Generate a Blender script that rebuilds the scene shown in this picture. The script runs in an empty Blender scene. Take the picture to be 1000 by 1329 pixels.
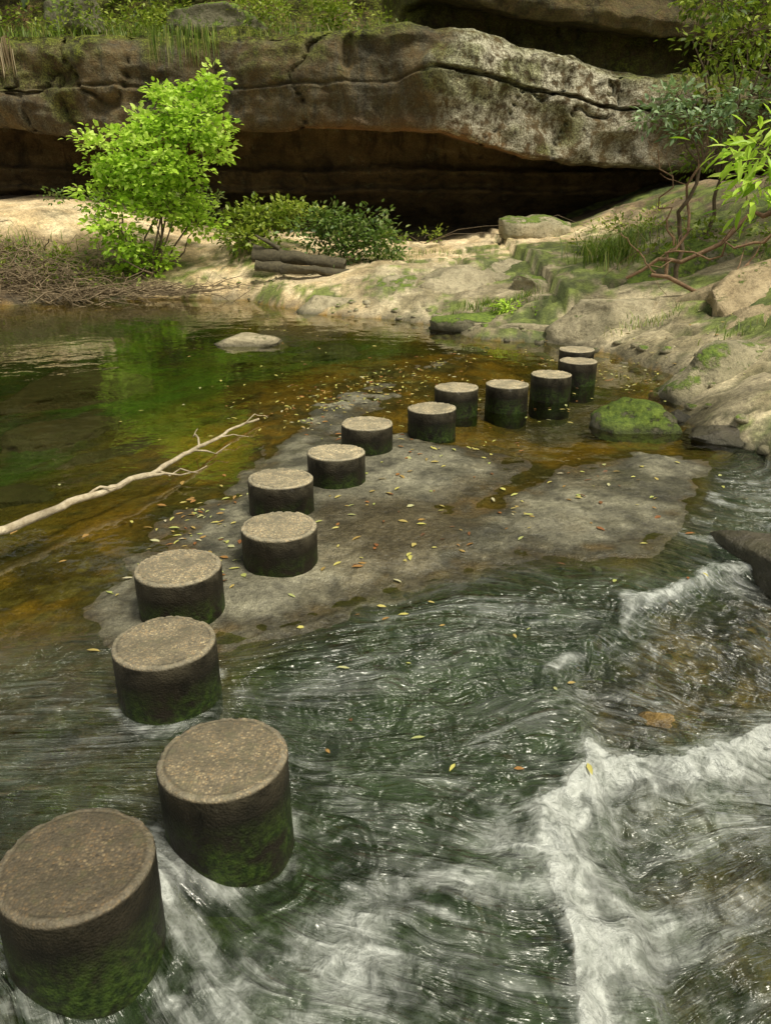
import bpy, math, random
import numpy as np
from mathutils import Vector
random.seed(7); RNG=np.random.default_rng(11)
sc=bpy.context.scene
# ------------------------------------------------------------------ helpers
def sstep(a,b,x):
    t=np.clip((np.asarray(x,float)-a)/(b-a),0,1); return t*t*(3-2*t)
def lerp(a,b,t): return a+(b-a)*t
def _h(ix,iy,iz,s):
    n=(ix*374761393+iy*668265263+iz*1442695041+s*144665513)&0xffffffff
    n=((n^(n>>13))*1274126177)&0xffffffff
    n=n^(n>>16)
    return (n&0xffff)/65535.0
def vn(x,y,z,s=0):
    x=np.asarray(x,float);y=np.asarray(y,float)+0*x;z=np.asarray(z,float)+0*x
    ix=np.floor(x).astype(np.int64);iy=np.floor(y).astype(np.int64);iz=np.floor(z).astype(np.int64)
    fx=x-ix;fy=y-iy;fz=z-iz
    fx=fx*fx*(3-2*fx);fy=fy*fy*(3-2*fy);fz=fz*fz*(3-2*fz)
    r=0
    for a in (0,1):
        for b in (0,1):
            for c in (0,1):
                w=(fx if a else 1-fx)*(fy if b else 1-fy)*(fz if c else 1-fz)
                r=r+w*_h(ix+a,iy+b,iz+c,s)
    return r*2-1
def fbm(x,y,z=0,o=4,s=0):
    r=0;a=1;t=0
    for i in range(o):
        r=r+a*vn(np.asarray(x)*2**i,np.asarray(y)*2**i,np.asarray(z)*2**i,s+i*17); t+=a; a*=.5
    return r/t*1.5
def sdist(px,py,poly):
    px=np.asarray(px,float);py=np.asarray(py,float)
    d=np.full(px.shape,1e18);ins=np.zeros(px.shape,bool)
    n=len(poly)
    for i in range(n):
        ax,ay=poly[i];bx,by=poly[(i+1)%n]
        ex,ey=bx-ax,by-ay
        t=np.clip(((px-ax)*ex+(py-ay)*ey)/(ex*ex+ey*ey+1e-12),0,1)
        d=np.minimum(d,(px-ax-t*ex)**2+(py-ay-t*ey)**2)
        c=((ay>py)!=(by>py))
        if ey!=0: ins^=c&(px<ex*(py-ay)/ey+ax)
    return np.where(ins,1,-1)*np.sqrt(d)
def pdist(px,py,line):
    d=np.full(np.shape(px),1e18)
    for (ax,ay),(bx,by) in zip(line[:-1],line[1:]):
        ex,ey=bx-ax,by-ay
        t=np.clip(((px-ax)*ex+(py-ay)*ey)/(ex*ex+ey*ey+1e-12),0,1)
        d=np.minimum(d,(px-ax-t*ex)**2+(py-ay-t*ey)**2)
    return np.sqrt(d)
def make(name,V,F,mat=None,parent=None,smooth=False,attrs=None,link=True):
    V=np.asarray(V,np.float32).reshape(-1,3)
    me=bpy.data.meshes.new(name)
    F=np.asarray(F,np.int32); k=F.shape[1]; m=F.shape[0]
    me.vertices.add(len(V)); me.vertices.foreach_set('co',V.ravel())
    me.loops.add(m*k); me.loops.foreach_set('vertex_index',F.ravel())
    me.polygons.add(m); me.polygons.foreach_set('loop_start',np.arange(0,m*k,k,dtype=np.int32))
    me.polygons.foreach_set('loop_total',np.full(m,k,np.int32))
    if smooth: me.polygons.foreach_set('use_smooth',np.ones(m,bool))
    me.update(calc_edges=True)
    for an,av in (attrs or {}).items():
        av=np.asarray(av,np.float32)
        if av.ndim==1:
            a=me.attributes.new(an,'FLOAT','POINT'); a.data.foreach_set('value',av)
        elif av.shape[1]==3:
            a=me.attributes.new(an,'FLOAT_VECTOR','POINT'); a.data.foreach_set('vector',av.ravel())
        else:
            a=me.attributes.new(an,'FLOAT_COLOR','POINT'); a.data.foreach_set('color',av.ravel())
    me.validate()
    ob=bpy.data.objects.new(name,me); sc.collection.objects.link(ob)
    if mat: me.materials.append(mat)
    if parent: ob.parent=parent
    return ob
def empty(name):
    e=bpy.data.objects.new(name,None); sc.collection.objects.link(e); return e
def gridfaces(nx,ny):
    i=np.arange(nx-1);j=np.arange(ny-1); I,J=np.meshgrid(i,j,indexing='ij'); a=(I*ny+J).ravel()
    return np.stack([a,a+ny,a+ny+1,a+1],1)
class N:
    def __init__(s,name):
        s.m=bpy.data.materials.new(name); s.m.use_nodes=True; s.t=s.m.node_tree; s.t.nodes.clear()
        s.out=s.t.nodes.new('ShaderNodeOutputMaterial')
    def n(s,typ,ins=None,**kw):
        x=s.t.nodes.new('ShaderNode'+typ)
        for k,v in kw.items(): setattr(x,k,v)
        for k,v in (ins or {}).items():
            sock=x.inputs[k]
            if isinstance(v,bpy.types.NodeSocket): s.t.links.new(v,sock)
            else:
                if isinstance(v,(tuple,list)) and len(v)==3 and sock.type=='RGBA': v=(*v,1)
                sock.default_value=v
        return x
    def attr(s,name,o='Fac'): return s.n('Attribute',attribute_name=name).outputs[o]
    def math(s,op,a,b=0.0,clamp=False):
        x=s.n('Math',{0:a,1:b},operation=op,use_clamp=clamp); return x.outputs[0]
    def mix(s,f,a,b,blend='MIX'):
        x=s.n('Mix',data_type='RGBA',blend_type=blend)
        for idx,v in ((0,f),(6,a),(7,b)):
            if isinstance(v,bpy.types.NodeSocket): s.t.links.new(v,x.inputs[idx])
            else: x.inputs[idx].default_value=(*v,1) if isinstance(v,(tuple,list)) else v
        return x.outputs[2]
    def ramp(s,f,stops):
        x=s.n('ValToRGB',{0:f}); e=x.color_ramp.elements
        while len(e)<len(stops): e.new(.5)
        for el,(p,c) in zip(e,stops):
            el.position=p; el.color=(*c,1) if isinstance(c,(tuple,list)) else (c,c,c,1)
        return x.outputs[0]
    def mr(s,v,a,b,c=0.0,d=1.0): return s.n('MapRange',{0:v,1:a,2:b,3:c,4:d}).outputs[0]
    def noise(s,vec,scale,detail=4,rough=.55,dist=0.0):
        return s.n('TexNoise',{'Vector':vec,'Scale':scale,'Detail':detail,'Roughness':rough,'Distortion':dist}).outputs[0]
    def mapv(s,vec,scale): return s.n('Mapping',{'Vector':vec,'Scale':scale}).outputs[0]
    def done(s,sh): s.t.links.new(sh,s.out.inputs[0]); return s.m
    def pos(s): return s.n('NewGeometry').outputs['Position']
    def nz(s): return s.n('SeparateXYZ',{0:s.n('NewGeometry').outputs['Normal']}).outputs[2]

# ------------------------------------------------------------------ site layout (metres)
WATER=[(-8.3,17.1),(-5.6,18.2),(-2.97,18.0),(-1.7,15.9),(0,15.0),(.97,14.0),(1.49,12.8),(2.66,12.3),(3.27,11.3),(3.6,9.8),(3.1,8.2),(3.0,7.2),(3.5,6.4),
       (3.6,5),(3.1,3),(3.2,0),(4,-10),(5,-70),(-9,-70),(-7,-5),(-8,3),(-10,8),(-11,15)]
SLAB=[(-1.62,3.72),(-1.55,4.15),(-1.50,4.65),(-1.46,5.2),(-1.16,5.53),(-1.10,6.25),(-1.18,7.2),(-.73,9.1),(0,10.5),(1.0,11.2),(1.1,10.5),(.4,9.05),
      (.155,7.75),(.71,6.85),(1.1,6.25),(.75,5.55),(.55,5.25),(.79,5.3),(1.49,6.05),(2.24,6.6),(2.6,6.3),(2.35,5.6),(2.05,5.05),(1.55,4.4),(.985,4.5),(.28,4.15),(-.30,3.75),(-.79,3.44),(-1.22,3.45)]
D1=[(-1.6,.2),(-.95,1.6),(-.62,2.1),(-.8,2.9),(-.7,3.35),(-.3,3.75),(.28,4.15),(1,4.45),(1.55,4.35),(2.3,5.4),(2.7,6.2),(3.5,7.3),(12,7.3),(12,-70),(-1.6,-70)]
D2=[(.46,-70),(.5,1.4),(.56,1.65),(.62,1.9),(.58,2.1),(.60,2.4),(.74,2.5),(.77,2.64),(.9,2.82),(1.02,2.8),(1.3,2.78),(1.78,3.0),(2.6,3.1),(12,3.1),(12,-70)]
D3=[(.82,3.3),(.94,3.55),(1.2,3.72),(1.38,3.95),(1.72,4.12),(2.1,4.4),(3.5,4.8),(12,4.8),(12,-70),(.82,-70)]
JET=[(-.80,2.02),(-.62,1.72),(-.45,1.6),(-.05,1.80),(.38,2.10),(.62,2.35)]
def flow(x,y):
    k=lerp(-.38,.28,sstep(1.7,3.5,y))
    p=y+k*(x-.5)**2*sstep(3.5,1.5,np.abs(x-.5))+.16*fbm(x*1.3,y*1.3,0,2,41)
    f=x-.35*y+.15*fbm(x*.8,y*.8,0,2,44)
    return f,p
def W(x,y,waves=True):
    s1=sdist(x,y,D1);s2=sdist(x,y,D2)+.07*fbm(x*4.5,y*4.5,0,4,5);s3=sdist(x,y,D3)+.05*fbm(x*4.5,y*4.5,0,3,9)
    w=lerp(.35,1.6,sstep(2.3,3.6,y))
    z=-.13*sstep(0,1,(s1+.08)/w)-.15*sstep(-.02,.3,s2)-.05*sstep(0,.15,s3)
    if waves:
        f,p=flow(x,y)
        act=sstep(-.1,.8,s1)
        z=z+act*(.018*fbm(f*2.8,p*6,0,3,3)+.011*fbm(f*7,p*12,0,2,4))
        z=z+.020*np.exp(-((s2-.06)/.10)**2)*(1+1.1*fbm(x*10,y*10,0,4,8))+.024*sstep(.1,.5,s2)*fbm(f*5,p*9,0,2,15)
        z=z+.012*np.exp(-((s3-.04)/.05)**2)*(1+fbm(x*14,y*14,0,2,8))
        jd=pdist(x,y,JET)
        z=z+.02*np.exp(-(jd/.1)**2)*(1+fbm(f*4,p*14,0,2,6))
        z=z+.0012*(1-act)*fbm(x*3,y*3,0,2,2)
        z=z+.010*sstep(3.5,2.7,y)*sstep(-.4,-1.1,x)*fbm(x*3,y*8,0,3,31)
    return z
def ground_h(x,y,full=False):
    x=np.asarray(x,float);y=np.asarray(y,float)
    dw=sdist(x,y,WATER)+.18*fbm(x*1.1,y*1.1,0,3,1)
    sl=sdist(x,y,SLAB)+.11*fbm(x*1.7,y*1.7,0,3,2)+.05*fbm(x*7,y*7,0,4,22)
    s1=sdist(x,y,D1);s3=sdist(x,y,D3);s2=sdist(x,y,D2)
    w=W(x,y,False)
    L=lerp(2.0,4.0,sstep(-3,1,x)); L=np.where(x>3,2.2,L)
    A=1.22+.9*sstep(-4.5,-8,x)*sstep(17,21,y)+1.3*sstep(4.0,9,x)
    dl=np.maximum(-dw,0)
    rug=np.abs(fbm(x*.9+7,y*.9,0,3,33))
    land=.0+.05*sstep(0,.3,dl)+A*(1-np.exp(-dl/L))+.10*fbm(x*.7,y*.7,0,4,3)*sstep(0,1.5,dl)+.02*fbm(x*4,y*4,0,3,6)*sstep(0,.6,dl)-.16*np.exp(-(rug/.07)**2)*sstep(.2,1,dl)*sstep(-1,1,x)
    depth=.03+.17*np.maximum(dw,0)
    dmax=lerp(.5,.22,sstep(-2.5,0,x))+.06*fbm(x*.8,y*.8,0,3,12)
    bed=-np.minimum(depth,dmax)+.03*fbm(x*3,y*3,0,4,13)
    far=sstep(6.4,7.6,y)
    top=.006+.036*sstep(0,.5,sl)-.036*far+.016*fbm(x*1.7,y*1.7,0,4,7)*(1+far)+.009*fbm(x*6,y*6,0,4,8)*(1+2*far)
    edge=.006-.022*far+np.minimum(sl,0)*lerp(.12,.22,sstep(-.1,.2,s1))+.009*fbm(x*6,y*6,0,4,8)*(1+2*far)
    shelf=np.where(sl>0,top,edge)
    bed=np.maximum(bed,shelf)
    inD=sstep(-.05,.15,s1)
    bedD=w-.13-.03*fbm(x*3,y*3,0,3,19)+.10*sstep(0,.5,s3)*sstep(.1,-.3,s2)*(1+.6*fbm(x*4,y*4,0,3,14))
    bedD=np.maximum(bedD,w+.02+np.minimum(sl,0)*.30)
    bed=np.where(sl>-.02,bed,lerp(bed,np.minimum(bed,bedD),inD))
    z=np.where(dw<0,np.maximum(land,bed),bed)
    if full: return z,dw,sl,s1,s2,s3,w
    return z

# ------------------------------------------------------------------ materials
def mat_ground():
    m=N('ground_mat'); P=m.pos()
    col=m.attr('col','Color'); wet=m.attr('wet')
    n1=m.noise(P,1.6,6,.6); n2=m.noise(P,22,5,.65); n3=m.noise(P,120,2,.6); n4=m.noise(P,6,5,.7)
    k=m.math('MULTIPLY',m.mr(n1,.3,.7,.62,1.35),m.mr(n2,.3,.7,.58,1.42))
    k=m.math('MULTIPLY',k,m.mr(n3,.3,.7,.65,1.35))
    k=m.math('MULTIPLY',k,m.mr(n4,.35,.65,.75,1.25))
    c=m.mix(1.0,col,m.n('CombineColor',{0:k,1:k,2:k}).outputs[0],'MULTIPLY')
    hb=m.math('ADD',m.math('MULTIPLY',n1,.5),m.math('ADD',m.math('MULTIPLY',n2,.32),m.math('MULTIPLY',n3,.07)))
    hb=m.math('ADD',hb,m.math('MULTIPLY',n4,.3))
    b=m.n('Bump',{'Strength':1.0,'Distance':.06,'Height':hb}).outputs[0]
    r=m.mr(m.math('ADD',wet,m.math('MULTIPLY',m.math('SUBTRACT',n4,.5),1.2)),0,1,.95,.24)
    return m.done(m.n('BsdfPrincipled',{'Base Color':c,'Roughness':r,'Normal':b,'Specular IOR Level':.5}).outputs[0])
def mat_water():
    m=N('water_mat'); P=m.pos()
    foam=m.attr('foam'); turb=m.attr('turb'); clr=m.attr('clear'); fl=m.attr('flow','Vector')
    s1=m.noise(m.mapv(fl,(2.8,13,1)),1.0,3,.55,.9)
    s2=m.noise(m.mapv(fl,(7,44,1)),1.0,3,.55,.7)
    lump=m.noise(P,12,6,.65,.8); froth=m.noise(P,38,5,.7,.6)
    big=m.noise(m.mapv(fl,(1.3,2.4,1)),1.0,3,.5,.5)
    cl=m.noise(P,5.5,2,.5,.9)
    strand=m.math('MULTIPLY',m.mr(s1,.42,.68),m.mr(s2,.30,.66,.35,1))
    glint_streak=m.math('MULTIPLY',m.math('MULTIPLY',strand,m.mr(big,.44,.66)),m.math('MULTIPLY',turb,.42))  # thin foam plus silvery sky glints painted in as pale diffuse streaks
    hv=m.mr(m.math('ADD',m.math('MULTIPLY',foam,.9),m.math('MULTIPLY',m.math('SUBTRACT',lump,.5),1.2)),.10,1.05)
    heavy=m.math('MULTIPLY',hv,m.math('ADD',.42,m.math('MULTIPLY',strand,.6)))
    heavy=m.math('MULTIPLY',heavy,m.mr(foam,.02,.15))
    crest=m.math('MULTIPLY',m.mr(foam,.80,1.2,0,.6),m.mr(lump,.36,.52,.2,1))
    fac=m.math('MINIMUM',m.math('ADD',m.math('ADD',heavy,crest),glint_streak),.92)
    hpool=m.math('MULTIPLY',m.noise(P,3.0,3,.5),.09)
    hs=m.math('MULTIPLY',turb,m.math('ADD',m.math('MULTIPLY',s1,1.0),m.math('ADD',m.math('MULTIPLY',s2,.22),m.math('MULTIPLY',cl,1.3))))
    hs=m.math('MULTIPLY',hs,m.mr(foam,.3,.9,1,.35))
    hf=m.math('MULTIPLY',m.mr(foam,.3,.9),m.math('ADD',m.math('MULTIPLY',lump,.7),m.math('MULTIPLY',froth,.18)))
    b=m.n('Bump',{'Strength':1.0,'Distance':.08,'Height':m.math('ADD',m.math('ADD',hpool,hs),hf)}).outputs[0]
    fr=m.n('Fresnel',{'IOR':1.38,'Normal':b}).outputs[0]
    tr=m.n('BsdfTransparent',{'Color':(.74,.77,.50)}).outputs[0]
    df=m.n('BsdfDiffuse',{'Color':m.mix(m.mr(m.noise(P,2.6,4,.55,.8),.38,.62),(.012,.025,.009),(.055,.090,.036)),'Normal':b}).outputs[0]
    gl=m.n('BsdfGlossy',{'Color':(1,1,1),'Roughness':m.mr(turb,0,1,.03,.19),'Normal':b}).outputs[0]
    fcol=m.mix(m.mr(m.math('ADD',m.math('MULTIPLY',lump,.6),m.math('MULTIPLY',froth,.4)),.38,.58),(.36,.38,.35),(.70,.72,.69))
    fo=m.n('BsdfDiffuse',{'Color':fcol,'Normal':b}).outputs[0]
    a=m.n('MixShader',{0:m.math('MULTIPLY',m.math('MULTIPLY',turb,.50),m.mr(clr,0,1,1,.2)),1:tr,2:df}).outputs[0]
    a=m.n('MixShader',{0:m.math('MULTIPLY',fr,m.mr(turb,0,1,1.0,2.0),clamp=True),1:a,2:gl}).outputs[0]
    a=m.n('MixShader',{0:fac,1:a,2:fo}).outputs[0]
    return m.done(a)
def mat_cliff():
    m=N('sandstone_cliff_mat'); P=m.pos()
    li=m.attr('lichen'); mo=m.attr('moss'); og=m.attr('orange'); lt=m.attr('litter')
    n1=m.noise(P,.9,6,.62,.4); n2=m.noise(P,5,6,.7); n3=m.noise(P,26,4,.65)
    st=m.noise(m.mapv(P,(2.6,2.6,.35)),1.0,5,.6,.5)
    strata=m.noise(m.mapv(P,(.5,.5,6)),1.0,5,.6,.5)
    c=m.ramp(n1,[(.25,(.036,.025,.010)),(.45,(.085,.056,.022)),(.6,(.155,.105,.042)),(.8,(.25,.185,.09))])
    c=m.mix(m.mr(n2,.42,.72,0,.5),c,(.070,.070,.028))
    c=m.mix(m.math('MULTIPLY',m.mr(st,.47,.64),.85),c,(.016,.013,.006))
    c=m.mix(m.math('MULTIPLY',og,m.mr(strata,.3,.65,.15,.7)),c,(.36,.155,.045))
    lm=m.math('MULTIPLY',li,m.mr(m.math('ADD',m.math('MULTIPLY',n2,.6),m.math('MULTIPLY',st,.4)),.44,.54),clamp=True)
    c=m.mix(lm,c,m.mix(m.mr(n3,.4,.6),(.34,.30,.19),(.68,.64,.50)))
    pale=m.math('MULTIPLY',m.mr(m.noise(P,2.3,7,.75),.58,.66),.4)
    c=m.mix(pale,c,(.22,.21,.12))
    mm=m.math('MULTIPLY',mo,m.mr(n2,.36,.52),clamp=True)
    c=m.mix(mm,c,m.mix(m.mr(n3,.35,.65),(.06,.07,.006),(.21,.235,.022)))
    c=m.mix(m.math('MULTIPLY',lt,m.mr(n2,.44,.56)),c,m.mix(m.mr(n3,.4,.6),(.05,.03,.012),(.20,.12,.05)))
    k=m.mr(n3,.25,.75,.5,1.5)
    c=m.mix(1.0,c,m.n('CombineColor',{0:k,1:k,2:k}).outputs[0],'MULTIPLY')
    h=m.math('ADD',m.math('ADD',m.math('MULTIPLY',n2,.6),m.math('MULTIPLY',n3,.18)),m.math('MULTIPLY',strata,.22))
    h=m.math('ADD',h,m.math('MULTIPLY',mm,.3))
    b=m.n('Bump',{'Strength':1.0,'Distance':.22,'Height':h}).outputs[0]
    return m.done(m.n('BsdfPrincipled',{'Base Color':c,'Roughness':.9,'Normal':b}).outputs[0])
def mat_rock(name,a,b_,moss,mscale=4.0,wet=.0):
    m=N(name); P=m.pos()
    n1=m.noise(P,2.2,6,.65,.3); n2=m.noise(P,14,6,.7); n3=m.noise(P,70,3,.6)
    c=m.mix(m.mr(n1,.35,.65),a,b_)
    c=m.mix(m.mr(n2,.50,.7,0,.7),c,tuple(x*.4 for x in a))
    c=m.mix(m.mr(m.noise(P,1.1,5,.7),.5,.68,0,.6),c,(.09,.085,.04))
    mk=m.math('ADD',m.math('MULTIPLY',m.nz(),.25),m.noise(P,mscale,6,.7))
    mm=m.mr(mk,.92-moss,1.0-moss)
    c=m.mix(mm,c,m.mix(m.mr(n2,.35,.65),(.06,.10,.012),(.20,.27,.035)))
    k=m.mr(n3,.25,.75,.7,1.3)
    c=m.mix(1.0,c,m.n('CombineColor',{0:k,1:k,2:k}).outputs[0],'MULTIPLY')
    z=m.n('SeparateXYZ',{0:P}).outputs[2]
    h=m.math('ADD',m.math('ADD',m.math('MULTIPLY',n1,.7),m.math('MULTIPLY',n2,.4)),m.math('ADD',m.math('MULTIPLY',n3,.08),m.math('MULTIPLY',mm,.25)))
    b=m.n('Bump',{'Strength':1.0,'Distance':.09,'Height':h}).outputs[0]
    wl=m.mr(z,.02,.10,1,0)
    c=m.mix(m.math('MULTIPLY',wl,.7),c,(.03,.028,.015))
    return m.done(m.n('BsdfPrincipled',{'Base Color':c,'Roughness':.85-wet,'Normal':b}).outputs[0])
def mat_stone():
    m=N('aggregate_concrete_mat'); tc=m.n('TexCoord').outputs['Object']; P=m.pos()
    sx=m.n('SeparateXYZ',{0:tc}); z=sx.outputs[2]
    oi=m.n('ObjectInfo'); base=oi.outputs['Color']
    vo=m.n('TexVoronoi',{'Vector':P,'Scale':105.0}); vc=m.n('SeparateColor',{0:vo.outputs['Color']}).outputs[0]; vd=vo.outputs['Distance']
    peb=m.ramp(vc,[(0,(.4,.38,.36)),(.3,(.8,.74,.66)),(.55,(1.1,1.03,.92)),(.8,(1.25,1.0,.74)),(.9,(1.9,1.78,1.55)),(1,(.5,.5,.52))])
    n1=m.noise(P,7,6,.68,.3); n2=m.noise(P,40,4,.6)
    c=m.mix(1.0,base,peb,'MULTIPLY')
    c=m.mix(m.mr(vd,.35,.6,0,.7),c,m.mix(.55,base,(.05,.04,.03)))
    c=m.mix(m.mr(n1,.43,.62,0,.78),c,m.mix(.7,base,(.03,.026,.014)))
    c=m.mix(m.mr(m.noise(P,16,5,.7),.54,.66,0,.6),c,m.mix(.6,base,(.05,.055,.015)))
    r=m.n('VectorMath',{0:m.n('CombineXYZ',{0:sx.outputs[0],1:sx.outputs[1]}).outputs[0]},operation='LENGTH').outputs['Value']
    rim=m.math('MULTIPLY',m.mr(r,.198,.207),m.mr(n2,.35,.6,.1,1))
    c=m.mix(m.math('MULTIPLY',rim,.38),c,m.mix(.4,base,(.40,.36,.27)))
    ring=m.math('MULTIPLY',m.math('MULTIPLY',m.mr(r,.190,.196),m.mr(r,.203,.197)),m.mr(n1,.4,.6))
    c=m.mix(m.math('MULTIPLY',ring,.6),c,(.03,.024,.014))
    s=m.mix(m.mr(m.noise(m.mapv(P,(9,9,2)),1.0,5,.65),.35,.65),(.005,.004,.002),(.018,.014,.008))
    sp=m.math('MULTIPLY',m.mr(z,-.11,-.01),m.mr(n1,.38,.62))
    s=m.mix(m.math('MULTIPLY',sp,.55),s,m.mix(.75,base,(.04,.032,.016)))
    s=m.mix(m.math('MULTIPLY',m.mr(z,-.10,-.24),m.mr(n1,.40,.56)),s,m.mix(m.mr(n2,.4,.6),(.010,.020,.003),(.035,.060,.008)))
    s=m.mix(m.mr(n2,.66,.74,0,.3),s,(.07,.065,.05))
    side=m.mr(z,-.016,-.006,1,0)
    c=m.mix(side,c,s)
    h=m.math('ADD',m.math('MULTIPLY',vd,-.25),m.math('ADD',m.math('MULTIPLY',n1,.5),m.math('MULTIPLY',n2,.3)))
    b=m.n('Bump',{'Strength':.85,'Distance':.014,'Height':h}).outputs[0]
    return m.done(m.n('BsdfPrincipled',{'Base Color':c,'Roughness':m.mr(side,0,1,.75,.5),'Specular IOR Level':m.mr(side,0,1,.5,.25),'Normal':b}).outputs[0])
def mat_leaf(name,stops,trans=.35,rough=.5):
    m=N(name); c=m.ramp(m.attr('tone'),stops)
    p=m.n('BsdfPrincipled',{'Base Color':c,'Roughness':rough}).outputs[0]
    t=m.n('BsdfTranslucent',{'Color':m.mix(.3,c,(.25,.4,.02))}).outputs[0]
    return m.done(m.n('MixShader',{0:trans,1:p,2:t}).outputs[0])
def mat_bark(name,a,b_):
    m=N(name); P=m.pos(); n=m.noise(P,18,5,.7); n2=m.noise(P,3,3)
    c=m.mix(m.mr(n,.3,.7),a,b_); c=m.mix(m.mr(n2,.45,.7,0,.5),c,tuple(x*.4 for x in a))
    b=m.n('Bump',{'Strength':.8,'Distance':.02,'Height':n}).outputs[0]
    return m.done(m.n('BsdfPrincipled',{'Base Color':c,'Roughness':.85,'Normal':b}).outputs[0])

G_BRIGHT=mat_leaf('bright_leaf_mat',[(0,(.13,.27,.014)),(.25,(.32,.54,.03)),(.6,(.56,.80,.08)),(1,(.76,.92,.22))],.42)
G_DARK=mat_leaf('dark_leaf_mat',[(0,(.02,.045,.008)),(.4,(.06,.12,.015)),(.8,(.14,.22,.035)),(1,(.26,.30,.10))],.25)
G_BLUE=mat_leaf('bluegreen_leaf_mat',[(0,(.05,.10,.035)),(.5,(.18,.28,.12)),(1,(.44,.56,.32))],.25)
G_MID=mat_leaf('mid_leaf_mat',[(0,(.04,.08,.006)),(.5,(.18,.26,.02)),(1,(.42,.48,.07))],.35)
G_GRASS=mat_leaf('grass_mat',[(0,(.06,.10,.015)),(.5,(.16,.26,.03)),(.8,(.30,.38,.06)),(1,(.42,.34,.16))],.35)
STRAW=mat_leaf('straw_mat',[(0,(.12,.08,.04)),(.5,(.26,.19,.10)),(1,(.48,.40,.26))],.1,.8)
LITTER=mat_leaf('litter_mat',[(0,(.12,.06,.03)),(.14,(.30,.11,.03)),(.28,(.34,.20,.06)),(.5,(.46,.38,.12)),(.7,(.56,.52,.14)),(.85,(.36,.40,.12)),(1,(.54,.48,.32))],.1,.55)
BARK=mat_bark('bark_mat',(.09,.06,.035),(.20,.15,.09))
PALEWOOD=mat_bark('pale_wood_mat',(.30,.23,.14),(.66,.57,.41))
TWIG=mat_bark('twig_mat',(.09,.06,.03),(.36,.27,.16))
LOGM=mat_bark('old_log_mat',(.04,.032,.018),(.12,.10,.055))

# ------------------------------------------------------------------ ground + water
def sgrid(n0,half,k,c):
    s=np.linspace(-1,1,n0); return c+half*np.sinh(k*s)/math.sinh(k)
gx=sgrid(561,60,5.2,0); gy=sgrid(661,66,5,4.0)
X,Y=np.meshgrid(gx,gy,indexing='ij'); X=X.ravel();Y=Y.ravel()
Z,dw,sl,s1,s2,s3,w=ground_h(X,Y,True)
def C(*c): return np.array(c)[None,:]
def cm(a,b,t): return a+(b-a)*np.asarray(t)[:,None]
nA=fbm(X*.8,Y*.8,0,4,51);nB=fbm(X*2.5,Y*2.5,0,4,52);nC=fbm(X*7,Y*7,0,3,53)
dep=w-Z
pool=cm(C(.22,.125,.026),C(.11,.080,.02),sstep(.02,.18,dep+.03*nB))
pool=cm(pool,C(.022,.042,.013),sstep(.12,.36,dep+.07*nA))  # algae and tannin tone, with light absorbed by deep water painted in
pool=cm(pool,C(.045,.095,.018),sstep(.1,.5,nA)*sstep(.1,.3,dep)*.7)
pool=cm(pool,C(.045,.038,.016),sstep(.15,.45,nB+.3*nC)*.75)
pool=cm(pool,C(.24,.19,.085),sstep(.3,.6,nC)*sstep(.15,.02,dep)*.6)
strm=cm(C(.028,.050,.014),C(.065,.100,.03),sstep(-.3,.5,nA+.4*nB))
brn=cm(C(.05,.034,.013),C(.25,.16,.052),sstep(-.4,.4,nC+.5*nB))
strm=cm(strm,brn,sstep(.0,.3,s3+.12*nB))
bedc=cm(pool,strm,sstep(-.15,.2,s1))
slabc=cm(C(.068,.063,.042),C(.20,.185,.13),sstep(-.5,.6,nB+.5*nC))
slabc=cm(slabc,C(.085,.060,.026),sstep(.05,.55,nA+.3*nC)*.45)
slabc=cm(slabc,C(.038,.033,.018),sstep(.024,.0,-dep+.006*nC)*.8)
slabw=sstep(-.05,.015,dep*-1+.012*nC)
col=cm(bedc,slabc,slabw*(sl>-.6))
sand=cm(C(.54,.40,.22),C(.70,.56,.35),sstep(-.5,.5,nB)); sand=cm(sand,C(.20,.14,.07),sstep(.3,.65,nA+.4*nC)*.6)
rockc=cm(C(.24,.20,.115),C(.47,.395,.255),sstep(-.4,.5,nB+.3*nC))
soil=cm(C(.06,.04,.02),C(.17,.115,.055),sstep(-.4,.4,nC)); green=cm(C(.05,.08,.012),C(.15,.20,.03),sstep(-.3,.4,nC))
landc=cm(sand,rockc,sstep(-1.5,.3,X+.5*nA)*sstep(19.5,17.5,Y))
landc=cm(landc,soil,np.clip(sstep(-4.6,-6,X+nA)*sstep(20.2,18.8,Y),0,1))
landc=cm(landc,soil,sstep(4.8,6.4,X+nA)*.8)
landc=cm(landc,soil*.6,sstep(23,25,Y))
landc=cm(landc,green,sstep(.10,.45,nA+.45*nC+.15*sstep(3,5,X)-.22*(X<2))*sstep(-9,-5,X)*.85)
crk=np.exp(-(np.abs(fbm(X*.9+7,Y*.9,0,3,33))/.08)**2)*sstep(-1,1,X)
landc=cm(landc,C(.05,.055,.018),crk*.75)
landc=cm(landc,C(.07,.06,.035),sstep(.22,.0,-dw)*.75)
island=(dw<0)&(sl<-.3)
col=np.where(island[:,None],landc,col)
wet=np.where(dw<0,sstep(.4,.0,-dw)*.6,np.where(sl>-.6,.85,1))
wet=np.where(sl>0,.78+.4*nA,wet); wet=np.clip(wet,0,1)
col4=np.concatenate([np.clip(col,.004,1),np.ones((len(X),1))],1)
make('ground',np.stack([X,Y,Z],1),gridfaces(len(gx),len(gy)),mat_ground(),smooth=True,attrs={'col':col4,'wet':wet})
wx=sgrid(621,13,3.9,.2); wy=sgrid(701,19,3.6,2.8); wy=wy[wy<19.5]
X,Y=np.meshgrid(wx,wy,indexing='ij');X=X.ravel();Y=Y.ravel()
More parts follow.
